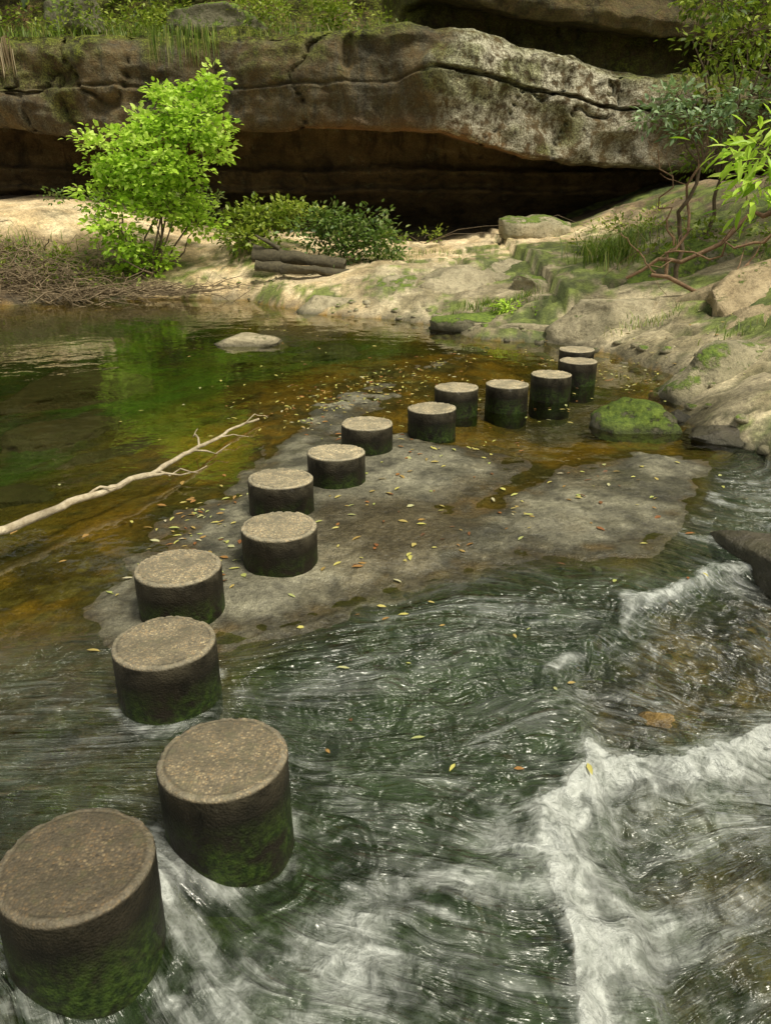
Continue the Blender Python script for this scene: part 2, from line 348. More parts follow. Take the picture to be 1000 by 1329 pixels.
WZ=W(X,Y,True); s1=sdist(X,Y,D1);s2=sdist(X,Y,D2)+.07*fbm(X*4.5,Y*4.5,0,4,5);s3=sdist(X,Y,D3)+.05*fbm(X*4.5,Y*4.5,0,3,9)
f,p=flow(X,Y); jd=pdist(X,Y,JET)
nB=fbm(X*3,Y*3,0,3,61); nS=fbm(f*2.5,p*8,0,3,62); nL=fbm(X*1.5,Y*1.5,0,3,64); nF=fbm(X*14,Y*14,0,4,65)
foam=1.10*np.exp(-((s2-.06+.035*nF)/.085)**2)*sstep(3.05,2.8,Y+.3*nB)*(1-.35*sstep(0,.6,nF))
foam+=.70*np.exp(-((s2-.05+.03*nF)/.10)**2)*sstep(2.7,2.9,Y)*sstep(-.4,.4,nB)
foam+=(s2>0)*(.60*np.exp(-np.maximum(s2,0)/.26)+.38*sstep(-.3,.6,nS)*sstep(-.45,.4,nL+.15))
foam+=.95*np.exp(-((s3-.03+.02*nF)/.045)**2)*sstep(-.4,.3,nB)*(Y>3.35)
foam+=(s3>0)*.26*sstep(.0,.6,nS)*sstep(.4,0,s3)
foam+=.58*np.exp(-(jd/.14)**2)*sstep(-.8,.5,nS)*sstep(-1.2,-.3,X+.8)
foam+=.46*np.exp(-(pdist(X,Y,[(-.1,1.80),(.6,2.3)])/.20)**2)*sstep(-.6,.5,nS)
dn=(s1>0)*sstep(1.85,1.4,Y+.15*(X-.2)**2)*sstep(-.9,-.6,X)
foam+=.36*dn*sstep(-.4,.5,nS)*(s2<0)
foam+=.6*sstep(-.1,.5,nS)*sstep(1.3,1.9,X)*sstep(4.4,4.7,Y)*sstep(6.6,5.2,Y)*(s1>.05)
stones=[(-.904,1.746),(-.565,2.2145),(-.969,2.978)]
for sx_,sy_ in stones:
    dd=np.hypot(X-sx_,Y-sy_)
    foam+=.38*np.exp(-((dd-.245)/.03)**2)*sstep(-.5,.4,nB)
    wk=(X-sx_)*.8-(Y-sy_)*.6; cr_=(X-sx_)*.6+(Y-sy_)*.8
    foam+=.30*(wk>0)*np.exp(-((np.abs(cr_)-.22)/.06)**2)*np.exp(-wk/.5)*sstep(-.5,.4,nS)
foam=np.clip(foam,0,1.3)
turb=np.clip(sstep(-.1,.4,s1)+.85*sstep(-.5,-1.1,X)*sstep(3.8,3.0,Y),0,1)
clear=np.clip(sstep(.02,.2,s3)*sstep(.0,-.15,s2)+.75*sstep(.35,.8,s2)*sstep(-.2,.4,nL),0,1)
make('water',np.stack([X,Y,WZ],1),gridfaces(len(wx),len(wy)),mat_water(),smooth=True,
     attrs={'foam':foam,'turb':turb,'clear':clear,'flow':np.stack([f,p,0*f],1)})

# ------------------------------------------------------------------ stepping stones
STM=mat_stone()
ST=[(-.904,1.746),(-.565,2.2145),(-.969,2.978),(-1.092,3.725),(-.632,4.294),(-.728,5.144),(-.38,5.772),(-.16,6.583),(.432,7.152),(.733,8.0),(1.285,8.181),(1.843,8.66),(2.328,9.471),(2.479,10.217)]
for i,(x,y) in enumerate(ST):
    seg=128; R=.222+.003*random.random()
    prof=[(R*k/14,0) for k in range(1,14)]+[(R-.006,-.001),(R-.002,-.004),(R,-.010)]+[(R+.001,-.02-.03*k) for k in range(24)]
    F=[]
    th=np.arange(seg)*2*math.pi/seg
    V=np.array([[r*math.cos(a),r*math.sin(a),z] for r,z in prof for a in th])
    rr=np.hypot(V[:,0],V[:,1])
    n=fbm(V[:,0]*9+i*7,V[:,1]*9,V[:,2]*9,3,70+i); nf=fbm(V[:,0]*30+i*7,V[:,1]*30,V[:,2]*30,3,170+i)
    top=V[:,2]>-.012
    V[:,2]+=np.where(top,.005*n+.002*nf-.008*sstep(.19,.222,rr)*(nf>0.2),0)
    sc_=1+np.where(V[:,2]<-.005,.008*n+.006*nf,(0.004*n+.012*np.minimum(nf,0))*(rr>.2)); V[:,0]*=sc_;V[:,1]*=sc_
    V=np.vstack([V,[[0,0,.001]]]); ci=len(V)-1
    np_=len(prof)
    for k in range(np_-1):
        for j in range(seg):
            j2=(j+1)%seg; F.append((k*seg+j,(k+1)*seg+j,(k+1)*seg+j2,k*seg+j2))
    for j in range(0,seg,2):
        F.append((ci,j,(j+1)%seg,(j+2)%seg))
    ob=make('stepping_stone',V,F,STM,smooth=True)
    ob.location=(x,y,.28+.004*math.sin(i*3)); ob.rotation_euler=(random.uniform(-.014,.014),random.uniform(-.014,.014),0)
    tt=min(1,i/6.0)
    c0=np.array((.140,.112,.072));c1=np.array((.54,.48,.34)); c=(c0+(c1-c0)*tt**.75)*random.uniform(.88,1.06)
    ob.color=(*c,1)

# ------------------------------------------------------------------ cliff
cx=np.linspace(-26,26,561)
def ip(xs,ys): return np.interp(cx,xs,ys)
zb=ip([-26,-10,-8,-6,-4,-.4,1.4,2.4,3.6,5,8,12,26],[3.6,3.85,3.4,3.55,3.85,3.8,3.7,3.4,3.1,3.0,2.85,2.9,3])
zt=ip([-26,-10,-4,-.4,.6,1.2,3,5,6,8,26],[5.9,6.0,6.05,6.15,6.3,6.2,5.95,5.6,5.25,5.15,5.1])
yl=ip([-26,-10,-7,-4,-1,1.2,1.7,3.5,6,9,26],[24,23.2,22.6,23.2,22.9,22.2,21.9,22.5,23.1,23.6,24])
zc=ip([-26,0,1.3,3,5,6.5,26],[4.6,4.9,5.2,4.9,4.65,4.4,4.4]); cr=sstep(1.0,1.7,cx)
rt=sstep(-.2,1.6,cx)
zu=ip([-26,0,2,4,9,26],[7.6,7.4,6.9,6.6,6.0,5.9])
o=np.ones_like(cx)
K=[(29*o,.6*o),(27.8*o,1.5*o),(26.8*o,2.0*o),(25.9*o,2.35*o),(26.3*o,2.5*o),(25.7*o,2.9*o),(26.2*o,3.05*o),(25.6*o,zb+.35),(24.3*o,zb+.22),(yl+.25,zb+.03),(yl+.10,zb+.14),
   (yl+.0,lerp(zb+.5,zc-.5,.5)),(yl-.12,zc-.06),(yl+.25*cr,zc),(yl-.06-.10*cr,zc+.07),(yl+.04,zt-.35),(yl+.16,zt-.12),(yl+.5,zt),
   (24.6*o,zt+.12),(lerp(25.4,25.6,rt),lerp(zt+.35,zt+.2,rt)),(lerp(25.8,25.6,rt),lerp(zt+.5,zu+.1,rt)),(lerp(26.4,24.0,rt),lerp(zt+.8,zu,rt)),(lerp(26.6,23.8,rt),lerp(zt+1.4,zu+.3,rt)),
   (lerp(27.4,24.2,rt),lerp(7.9,8.2,rt)),(28.5*o,9.2*o),(34*o,13*o),(50*o,19*o)]
cnt=[3,5,5,3,5,3,7,12,12,5,9,14,4,5,14,5,7,12,10,6,9,6,14,10,10,8]
ts=[];
for a,c in enumerate(cnt): ts+=[a+i/c for i in range(c)]
ts.append(len(K)-1); ts=np.array(ts)
KY=np.stack([np.broadcast_to(k[0],cx.shape) for k in K],1);KZ=np.stack([np.broadcast_to(k[1],cx.shape) for k in K],1)
i0=np.minimum(ts.astype(int),len(K)-2);fr=ts-i0
YY=KY[:,i0]*(1-fr)+KY[:,i0+1]*fr; ZZ=KZ[:,i0]*(1-fr)+KZ[:,i0+1]*fr
XX=np.repeat(cx[:,None],len(ts),1)
x_,y_,z_=XX.ravel(),YY.ravel(),ZZ.ravel()
T=np.tile(ts,len(cx))
big=fbm(x_*.35,y_*.35,z_*.4,4,81); lay=fbm(x_*.3,z_*2.0,y_*.3,3,82); fine=fbm(x_*1.8,y_*1.8,z_*2.0,4,83)
facet=np.abs(fbm(x_*.45,z_*.5,0,2,89)); fac2=np.abs(fbm(x_*1.1+9,z_*1.4,0,2,189))
amp=np.where(T<8,.28,np.where(T<18,.07,.15))
blk=np.abs(fbm(x_*.55+3,z_*.35,y_*.4,3,84))
y2=y_-.34*big-lay*amp-.12*fine+.3*facet+.2*fac2+.22*np.exp(-(blk/.025)**2)*(T>9)*(T<17)
z2=z_+.08*big+.06*fine+.22*fbm(x_*.8,3,0,3,85)*((T>17.5)&(T<20))*(1-sstep(0,1,x_))
x2=x_+.1*fbm(x_*.7,z_*.9,y_,3,86)
band=np.exp(-((z_-(5.6-.12*(x_-2)))/.75)**2)
lich=(sstep(.9,1.7,x_+.4*fine-.3*(z_-4.5))*sstep(8.5,5.5,x_))*((T>9.5)&(T<18.5))*np.clip(.5+.75*band,0,1)+.08*((T>9.5)&(T<18))
moss=sstep(14.6,16.6,T+1.5*fine)*lerp(1.15,.35,sstep(-.5,1.4,x_))*(T<25)+.45*sstep(.2,.5,fbm(x_*.6,z_*.8,0,3,88))*(T>10)
moss=np.clip(moss,0,1.2)*np.where((T>20)&(x_>1),.3,1)
litt=sstep(17.6,18.6,T)*sstep(26,24,T)*sstep(1.0,-.5,x_)*sstep(-.4,.4,fbm(x_*.9,y_*.9,0,3,188))
orange=np.exp(-((T-8.9)/1.2)**2)*sstep(-4,-1,x_)*sstep(5.5,2.5,x_)*.9+.12*(T<7)
make('sandstone_cliff',np.stack([x2,y2,z2],1),gridfaces(len(cx),len(ts))[:,::-1],mat_cliff(),smooth=True,attrs={'lichen':np.clip(lich,0,1),'moss':moss,'orange':np.clip(orange,0,1),'litter':litt})

# ------------------------------------------------------------------ boulders
import bmesh
def bouldermesh(size,seed,sq,rough,cuts,sub):
    bm=bmesh.new(); bmesh.ops.create_icosphere(bm,subdivisions=sub,radius=1)
    V=np.array([v.co[:] for v in bm.verts]);F=np.array([[v.index for v in f.verts] for f in bm.faces]);bm.free()
    V=np.sign(V)*np.abs(V)**sq
    r=np.random.default_rng(seed)
    for k in range(cuts):
        nrm=r.normal(size=3);nrm[2]=abs(nrm[2])*.7;nrm/=np.linalg.norm(nrm);d=r.uniform(.6,.92)
        e=V@nrm-d;V=V-np.where(e>0,e*.96,0)[:,None]*nrm
    V=V*(1+rough*fbm(V[:,0]*1.3+seed,V[:,1]*1.3,V[:,2]*1.3,5,seed))[:,None]
    V=V*np.array(size)
    V=V+.08*min(size)*fbm(V[:,0]*4,V[:,1]*4,V[:,2]*4,4,seed+5)[:,None]*np.sign(V)
    return V,F
def boulder(name,c,size,mat,seed,sq=.6,rot=0,rough=.16,cuts=5,tilt=(0,0),sub=5):
    V,F=bouldermesh(size,seed,sq,rough,cuts,sub)
    ob=make(name,V,F,mat,smooth=True); ob.location=c; ob.rotation_euler=(tilt[0],tilt[1],rot); return ob
R_PALE=mat_rock('pale_rock_mat',(.29,.245,.15),(.56,.48,.32),.10)
R_MOSS=mat_rock('mossy_rock_mat',(.13,.12,.07),(.24,.22,.14),.36,6)
R_HALF=mat_rock('half_mossy_rock_mat',(.25,.22,.13),(.50,.43,.285),.25,2.5)
R_WET=mat_rock('wet_rock_mat',(.06,.05,.034),(.14,.118,.085),.06,4,.45)
R_TAN=mat_rock('tan_rock_mat',(.34,.255,.14),(.52,.41,.25),.12)
R_BED=mat_rock('bed_rock_mat',(.07,.06,.03),(.14,.12,.06),.05,4,.2)
B=[('cave_boulder',(3.85,21.2,1.42),(.95,.6,.42),R_HALF,3,.45,.12,(0,.05)),
 ('shore_rock',(1.3,16.9,.30),(1.3,1.4,.50),R_PALE,5,.55,.1,(-.1,-.05)),
 ('shore_rock',(2.9,17.4,.42),(1.2,1.3,.50),R_PALE,6,.5,-.3,(-.12,.05)),
 ('shore_rock',(-.95,16.3,.06),(1.0,.75,.27),R_PALE,8,.5,.2,(0,0)),
 ('shore_rock',(.2,16.6,.22),(.6,.6,.40),R_HALF,9,.5,.5,(0,0)),
 ('shore_rock',(3.8,12.9,.16),(1.35,1.1,.42),R_PALE,12,.55,-.1,(-.1,0)),
 ('mossy_rock',(1.75,13.9,.08),(.95,.5,.24),R_MOSS,14,.6,0,(0,0)),
 ('shore_rock',(2.3,12.9,.05),(.55,.3,.16),R_PALE,15,.6,.1,(0,0)),
 ('shore_rock',(3.0,15.5,.5),(.8,.6,.3),R_HALF,16,.5,.1,(0,0)),
 ('mossy_boulder',(4.1,9.0,.14),(1.15,.85,.42),R_HALF,21,.5,.3,(.0,.0)),
 ('mossy_rock',(2.48,7.45,.03),(.43,.30,.22),R_MOSS,23,.6,-.15,(0,.1)),
 ('wet_rock',(2.95,7.75,.0),(.16,.12,.10),R_WET,24,.7,0,(0,0)),
 ('low_rock',(-2.0,12.4,.0),(.62,.45,.13),R_PALE,26,.6,.35,(0,0)),
 ('wet_rock',(2.5,4.45,-.06),(.42,.42,.26),R_WET,28,.65,.2,(0,0)),
 ('bank_rock',(5.6,12.0,.75),(1.2,1.2,.5),R_TAN,31,.45,.2,(-.2,-.25)),
 ('bank_rock',(5.0,10.9,.45),(.95,.6,.35),R_TAN,32,.5,-.3,(-.2,-.3)),
 ('bank_rock',(4.9,12.6,.62),(1.0,.7,.22),R_TAN,39,.45,-.2,(-.15,-.3)),
 ('bank_rock',(3.6,7.3,-.02),(.75,.6,.14),R_WET,33,.6,-.3,(0,0)),
 ('bank_rock',(5.2,14.2,.9),(1.3,.9,.5),R_MOSS,35,.6,.3,(0,0)),
 ('ledge_rock',(-4.6,25.1,6.7),(1.3,.7,.45),R_MOSS,37,.55,.1,(0,0)),
 ('ledge_rock',(-8.5,25.4,6.8),(1.0,.7,.45),R_MOSS,38,.55,.1,(0,0)),
 ('submerged_rock',(-3.4,8.2,-.36),(.8,.6,.2),R_BED,41,.6,.4,(0,0)),('submerged_rock',(-2.6,7.1,-.3),(.5,.4,.18),R_BED,42,.6,1,(0,0)),
 ('submerged_rock',(-4.2,10.5,-.36),(1.0,.7,.25),R_BED,43,.6,.1,(0,0)),('submerged_rock',(-.9,12.6,-.2),(.7,.35,.12),R_BED,44,.6,.3,(0,0)),
 ('submerged_rock',(1.3,12.2,-.16),(.5,.3,.12),R_BED,45,.6,.3,(0,0)),('submerged_rock',(-3.1,6.0,-.34),(.45,.4,.2),R_BED,46,.6,.3,(0,0)),
]
for b in B: boulder(b[0],b[1],b[2],b[3],b[4],b[5],b[6],tilt=b[7],cuts=8)
rc=np.random.default_rng(91);Vs=[];Fs=[];o_=0
protos=[bouldermesh((1,.8,.45),200+i,.6,.25,8,2) for i in range(6)]
def cob(n,pts_,sp,s0,s1_):
    global o_
    for i in range(n):
        t=rc.uniform(0,len(pts_)-1.001);k=int(t);a=np.array(pts_[k]);b=np.array(pts_[k+1]);c=a+(b-a)*(t-k)+rc.normal(size=2)*sp
        s=rc.uniform(s0,s1_); V,F=protos[rc.integers(6)];an=rc.uniform(0,6.28)
        R_=np.array([[math.cos(an),-math.sin(an)],[math.sin(an),math.cos(an)]])
        v=V*s; v[:,:2]=v[:,:2]@R_.T
        v=v+np.array([c[0],c[1],float(ground_h(c[:1],c[1:])[0])+s*.12])
        Vs.append(v);Fs.append(F+o_);o_+=len(v)
cob(80,[(-1.7,16.0),(0,15.2),(.97,14.2),(1.49,12.9),(2.66,12.4),(3.3,11.3),(3.6,9.9),(3.2,8.1),(3.1,7.2),(3.5,6.5)],.22,.03,.12)
cob(50,[(1.5,3.5),(2.2,3.7),(2.6,4.0)],.35,.015,.05)
cob(40,[(-5.5,18.6),(-3,18.5),(-2,18.0)],.35,.02,.07)
make('shore_cobbles',np.vstack(Vs),np.vstack(Fs),R_HALF,smooth=True)

# ------------------------------------------------------------------ plant tools
def tubes(polys,sides=5):
    Vs=[];Fs=[];o=0
    for pts,r0,r1 in polys:
        pts=np.asarray(pts,float);n=len(pts)
        d=np.gradient(pts,axis=0);d/=np.linalg.norm(d,axis=1)[:,None]+1e-9
        ref=np.array([0,0,1.]) if abs(d[0,2])<.8 else np.array([1.,0,0])
        a=np.cross(d,ref);a/=np.linalg.norm(a,axis=1)[:,None]+1e-9;b=np.cross(d,a)
        r=np.linspace(r0,r1,n)[:,None,None]
        th=np.arange(sides)*2*math.pi/sides
        ring=pts[:,None,:]+r*(np.cos(th)[None,:,None]*a[:,None,:]+np.sin(th)[None,:,None]*b[:,None,:])
        Vs.append(ring.reshape(-1,3))
        for i in range(n-1):
            for j in range(sides):
                j2=(j+1)%sides;Fs.append((o+i*sides+j,o+i*sides+j2,o+(i+1)*sides+j2,o+(i+1)*sides+j))
        o+=n*sides
    return np.vstack(Vs),np.array(Fs)
def curve(a,b,n=7,wob=.08,sag=0,rng=RNG):
    a=np.array(a,float);b=np.array(b,float);t=np.linspace(0,1,n)[:,None]
    L=np.linalg.norm(b-a); p=a+(b-a)*t
    w=rng.normal(size=(n,3))*wob*L*.5; w[0]=0;w[-1]=0
    w=(w+np.roll(w,1,0)*.5)*np.sin(np.pi*t)
    p=p+w; p[:,2]+=sag*L*np.sin(np.pi*t[:,0]); return p
def leafmesh(P,D,Nn,L,Wd,tone,fold=.15):
    P=np.asarray(P);n=len(P)
    D=D/(np.linalg.norm(D,axis=1)[:,None]+1e-9)
    S=np.cross(D,Nn);S/=np.linalg.norm(S,axis=1)[:,None]+1e-9;U=np.cross(S,D)
    L=np.broadcast_to(L,(n,))[:,None];Wd=np.broadcast_to(Wd,(n,))[:,None]
    v0=P;v1=P+D*L*.35+S*Wd*.5+U*Wd*fold;v2=P+D*L*.35-S*Wd*.5+U*Wd*fold
    v3=P+D*L*.72+S*Wd*.36+U*Wd*fold*.5;v4=P+D*L*.72-S*Wd*.36+U*Wd*fold*.5;v5=P+D*L-U*L*.08;vm=P+D*L*.5
    V=np.stack([v0,v1,v2,v3,v4,v5,vm],1).reshape(-1,3)
    b=np.arange(n)*7
    F=[]
    for t in ((0,6,1),(0,2,6),(1,6,3),(2,4,6),(3,6,5),(4,5,6)): F.append(np.stack([b+t[0],b+t[1],b+t[2]],1))
    return V,np.concatenate(F),np.repeat(tone,7)
def plant(name,base,blobs,ncl,nlf,ll,lw,mat,r0=.03,spread=.16,flat=.5,bark=None,trunks=True,seed=1,droop=0.0,hub=None):
    rng=np.random.default_rng(seed); e=empty(name); base=np.array(base,float)
    polys=[];P=[];D=[];Nn=[];R=[]
    if hub is not None: polys.append((curve(base,hub,9,.10,.0,rng),r0,r0*.6))
    for bl in blobs:
        c=np.array(bl[:3]);rad=np.array(bl[3:6]);dens=bl[6] if len(bl)>6 else 1
        if trunks:
            if hub is not None: polys.append((curve(hub,c,8,.10,.05,rng),r0*.45,r0*.15))
            else: polys.append((curve(base+rng.normal(size=3)*.04,c,8,.10,.05,rng),r0,r0*.35))
        k=max(2,int(ncl*dens*(rad[0]*rad[2])))
        for i in range(k):
            u=rng.normal(size=3);u/=np.linalg.norm(u);u*=rng.uniform(.35,1.18)
            e1=c+u*rad
            polys.append((curve(c+u*rad*.15,e1,4,.12,.03,rng),r0*.2,r0*.06))
            cb=rng.uniform(0,1)*.45+.25*np.clip(u[2],-1,1)+.15  # cluster tone: random part plus a lighter tone toward each blob's top
            m=int(nlf*rng.uniform(.6,1.4))
            off=rng.normal(size=(m,3))*np.array([spread,spread,spread*flat])
            pp=e1+off
            dd=off*1.0+u*spread*.8+rng.normal(size=(m,3))*spread*.5; dd[:,2]-=droop*spread
            nn=np.array([0,0,1.])+rng.normal(size=(m,3))*.45
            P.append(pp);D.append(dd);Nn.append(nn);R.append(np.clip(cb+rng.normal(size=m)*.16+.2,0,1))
    V,F=tubes(polys); make(name+'_stems',V,F,bark or BARK,e,True)
    P=np.vstack(P);D=np.vstack(D);Nn=np.vstack(Nn);R=np.concatenate(R)
    sz=rng.uniform(.7,1.25,len(P))
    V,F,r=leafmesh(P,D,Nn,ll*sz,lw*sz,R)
    make(name+'_leaves',V,F,mat,e,False,{'tone':r}); return e
def blades(name,roots,h,wd,mat,lean=.4,seed=3,down=False):
    rng=np.random.default_rng(seed);n=len(roots);roots=np.asarray(roots)
    a=rng.uniform(0,2*math.pi,n);d=np.stack([np.cos(a),np.sin(a),0*a],1);s=np.stack([-np.sin(a),np.cos(a),0*a],1)
    H=(h*rng.uniform(.5,1.2,n))[:,None];l=(lean*rng.uniform(.2,1.3,n))[:,None];up=np.array([0,0,-1. if down else 1.])
    lv=[]
    for t,wf in ((0,1),(.4,.85),(.75,.55),(1,.08)):
        c=roots+up*H*(t-.25*t*t*l)+d*H*l*t*t
        lv+= [c-s*wd*wf*.5,c+s*wd*wf*.5]
    V=np.stack(lv,1).reshape(-1,3);b=np.arange(n)*8
    F=np.concatenate([np.stack([b+k,b+k+1,b+k+3,b+k+2],1) for k in (0,2,4)])
    return make(name,V,F,mat,None,False,{'tone':np.repeat(rng.uniform(0,1,n),8)})
def gz(x,y): return float(ground_h(np.array([x]),np.array([y]))[0])

bb=[(-3.72,4.38,.42,.40),(-4.75,4.08,.62,.50),(-4.05,3.6,.75,.50),(-5.35,3.5,.65,.48),(-6.05,3.02,.75,.55),(-4.85,2.8,1.0,.62),(-3.75,3.1,.42,.42),(-6.15,2.25,.6,.45),(-5.0,2.0,1.0,.55),(-4.3,1.6,.65,.35),(-5.9,1.45,.65,.45),(-5.4,.85,.7,.45),(-6.1,.5,.35,.28)]
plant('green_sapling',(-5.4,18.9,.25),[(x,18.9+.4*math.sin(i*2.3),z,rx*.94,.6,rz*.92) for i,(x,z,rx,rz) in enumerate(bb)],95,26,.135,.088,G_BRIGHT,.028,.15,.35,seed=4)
plant('bank_shrub',(-3,20.4,1.2),[(-3.6,20.3,1.45,.6,.5,.42),(-2.9,20.5,1.75,.7,.5,.42),(-2.2,20.6,1.7,.5,.5,.35),(-3.2,19.8,1.15,.7,.4,.3)],110,24,.13,.07,G_MID,.02,.14,.6,seed=6)
plant('bank_shrub',(-1.1,19.6,1.0),[(-1.5,19.8,1.5,.7,.5,.42),(-.7,19.7,1.55,.7,.5,.38),(-.3,19.3,1.15,.5,.4,.4),(-1.2,19.2,1.1,.8,.4,.35),(.1,19.2,.9,.35,.3,.25)],110,24,.12,.065,G_DARK,.02,.14,.6,seed=7)
plant('hanging_vine',(-6,20.5,1.8),[(-6.8,20.8,1.95,.6,.3,.2),(-5.2,20.9,2.0,.7,.3,.3),(-4.2,20.9,1.9,.6,.3,.4),(-8.2,20.8,2.2,.5,.3,.15)],70,20,.10,.055,G_DARK,.015,.12,.6,seed=8)
plant('cave_fern',(1,21.5,1.1),[(.3,21.6,1.2,.5,.3,.12),(1.2,21.8,1.25,.5,.3,.10),(5.6,20.5,1.35,.8,.3,.22),(7.0,20.0,1.7,.8,.3,.3)],90,18,.10,.05,G_MID,.01,.10,.6,seed=9)
plant('bank_groundcover',(-7.5,18.5,.6),[(-8.4,19.0,.95,.8,.4,.22),(-7.2,18.8,.8,.7,.4,.2),(-9.3,18.9,1.0,.7,.4,.25),(-6.6,18.2,.45,.5,.3,.15),(-8.6,18.2,.6,.6,.3,.18),(-7.6,18.1,.55,.5,.3,.15)],110,18,.11,.06,G_MID,.01,.12,.6,trunks=False,seed=19)
lv=[]
rr=np.random.default_rng(5)
for i in range(48):
    x=rr.uniform(-11,0.4); lv.append((x,24.2+rr.uniform(0,2.0),6.4+rr.uniform(-.15,.8),.5,.3,.24,.8))
plant('ledge_plants',(-5,26,6),lv,60,18,.13,.06,G_MID,.012,.15,.6,trunks=False,seed=10)
lx=rr.uniform(-11,.5,900);ly=rr.uniform(23.6,25.4,900)
blades('ledge_grass',np.stack([lx,ly,6.05+(ly-23.6)*.16],1),.4,.02,G_GRASS,.8,seed=112)
rt_=np.stack([rr.uniform(-5.9,-4.2,160),rr.uniform(22.35,22.6,160),rr.uniform(5.85,6.15,160)],1)
blades('hanging_grass',rt_,.75,.02,G_GRASS,.15,seed=12,down=True)
rt_=np.stack([rr.normal(-9.6,.12,50),rr.uniform(22.35,22.6,50),rr.uniform(5.6,5.9,50)],1)
blades('hanging_roots',rt_,.75,.03,STRAW,.1,seed=13,down=True)
def scatter(n,cx_,cy_,sx_,sy_,rng=rr):
    x=rng.normal(cx_,sx_,n);y=rng.normal(cy_,sy_,n);z=ground_h(x,y);k=z>.03
    return np.stack([x,y,z-.01],1)[k]
blades('bank_grass',np.vstack([scatter(380,-8.0,18.6,.8,.5),scatter(120,-6.6,18.4,.6,.3)]),.4,.018,G_GRASS,.9,14)
blades('grass_tuft',np.vstack([scatter(260,4.2,15.3,.3,.3),scatter(160,4.6,16.4,.4,.4)]),.55,.020,G_GRASS,.9,15)
blades('shore_grass',np.vstack([scatter(500,1.9,14.1,.4,.12),scatter(100,3.9,11.6,.4,.1),scatter(60,4.6,9.9,.3,.2),scatter(250,.5,18.8,.8,.3)])+np.array([0,0,.12]),.16,.012,G_GRASS,1.0,16)
plant('fern',(2.25,13.9,.25),[(2.3,13.9,.38,.35,.25,.18)],130,22,.10,.04,G_BRIGHT,.008,.10,.5,seed=17)
pl=[];rg=np.random.default_rng(21)
for i in range(560):
    x=rg.normal(-7.6,1.2);y=rg.normal(17.9,.4);z=max(.02,gz(x,y))+rg.uniform(0,.3)
    a=rg.uniform(0,6.28);L=rg.uniform(.4,1.5);e=(x+L*math.cos(a),y+.4*L*math.sin(a),z+rg.uniform(-.35,.35)*L)
    pl.append((curve((x,y,z),e,6,.16,rg.uniform(-.1,.25),rg),rg.uniform(.006,.02),.003))
for i in range(110):
    x=rg.normal(-5.9,1.2);y=rg.normal(17.9,.25);z=.12+rg.uniform(0,.15)
    a=rg.uniform(-.6,.6);L=rg.uniform(.5,1.6);pl.append((curve((x,y,z),(x+L*math.cos(a),y+L*math.sin(a)*.3,z+rg.uniform(-.1,.1)),5,.12,.05,rg),.012,.003))
V,F=tubes(pl,4);make('dead_brush_pile',V,F,TWIG,None,True)
pl=[(curve((-3.0,18.7,.95),(-.9,18.5,.72),14,.03,0,rg),.17,.12),(curve((-2.9,18.3,.72),(-.8,18.15,.55),14,.03,0,rg),.11,.09),(curve((-2.4,18.6,1.05),(-2.9,18.5,1.35),5,.1,0,rg),.05,.03)]
V,F=tubes(pl,14);V=V+.05*fbm(V[:,0]*3,V[:,1]*9,V[:,2]*9,3,9)[:,None]*np.array([0,1,1]);make('fallen_log',V,F,LOGM,None,True)
main=np.array([(-3.3,4.0,.10),(-2.9,4.25,.12),(-2.46,4.53,.13),(-2.3,4.85,.13),(-2.12,5.15,.11),(-1.95,5.45,.12),(-1.8,5.75,.10),(-1.68,6.15,.11),(-1.6,6.55,.08),(-1.47,7.15,.07),(-1.28,7.6,.05)])
q=np.linspace(0,10,50);mp=np.stack([np.interp(q,range(11),main[:,k]) for k in range(3)],1)
mp+=.02*np.stack([fbm(q*1.5,k*5+0*q,0,3,90+k) for k in range(3)],1)
pl=[(mp,.036,.011)]
for k,(dx,dy,dz,r) in {20:(.25,.22,.05,.010),28:(.42,.30,-.02,.012),30:(.30,.05,-.03,.009),36:(.28,.34,-.03,.010),38:(-.12,.5,.02,.009),42:(.25,.1,-.02,.007),46:(.2,.4,0,.006)}.items():
    pl.append((curve(mp[k],mp[k]+np.array([dx,dy,dz]),6,.12,.02,rg),r,.003))
V,F=tubes(pl,8);V=V+.006*fbm(V[:,0]*20,V[:,1]*20,V[:,2]*20,2,9)[:,None];make('fallen_branch',V,F,PALEWOOD,None,True)
# ------------------------------------------------------------------ right bank trees and branches
blobs=[(4.0,13,3.25,.38,.4,.16),(4.35,13.1,3.5,.38,.4,.14),(4.75,12.9,3.12,.42,.4,.18),(5.15,13,3.3,.35,.4,.16),(5.5,13,3.5,.4,.4,.2),(6.6,13,5.0,.9,.8,.6),(6.4,12.6,3.6,.7,.6,.5)]
plant('bank_tree',(4.75,13.3,.8),blobs,135,18,.13,.05,G_BLUE,.045,.12,.5,seed=31,hub=(4.85,13.2,2.6))
blobs=[(5.0,14.0,4.2,.45,.4,.25),(5.6,14.0,4.5,.6,.5,.35),(5.2,14.2,5.0,.7,.5,.3),(5.4,15.2,3.7,.5,.4,.4),(5.9,15,2.9,.7,.5,.4),(6.3,14.5,3.9,.8,.5,.7),(6.2,15.5,5.0,1.0,.6,.7),(5.4,15.6,5.3,.6,.5,.3),(6.6,16,5.2,1.1,.6,.9),(5.6,16,5.9,.7,.5,.4),(7.4,15,2.6,.8,.5,.6),(6.3,17,6.5,1.2,.6,.6),(5.0,14.5,6.0,1.0,.6,.4)]
plant('bank_tree',(5.8,15.4,.9),blobs,62,17,.12,.06,G_MID,.05,.15,.6,seed=32,hub=(5.9,15.0,2.4))
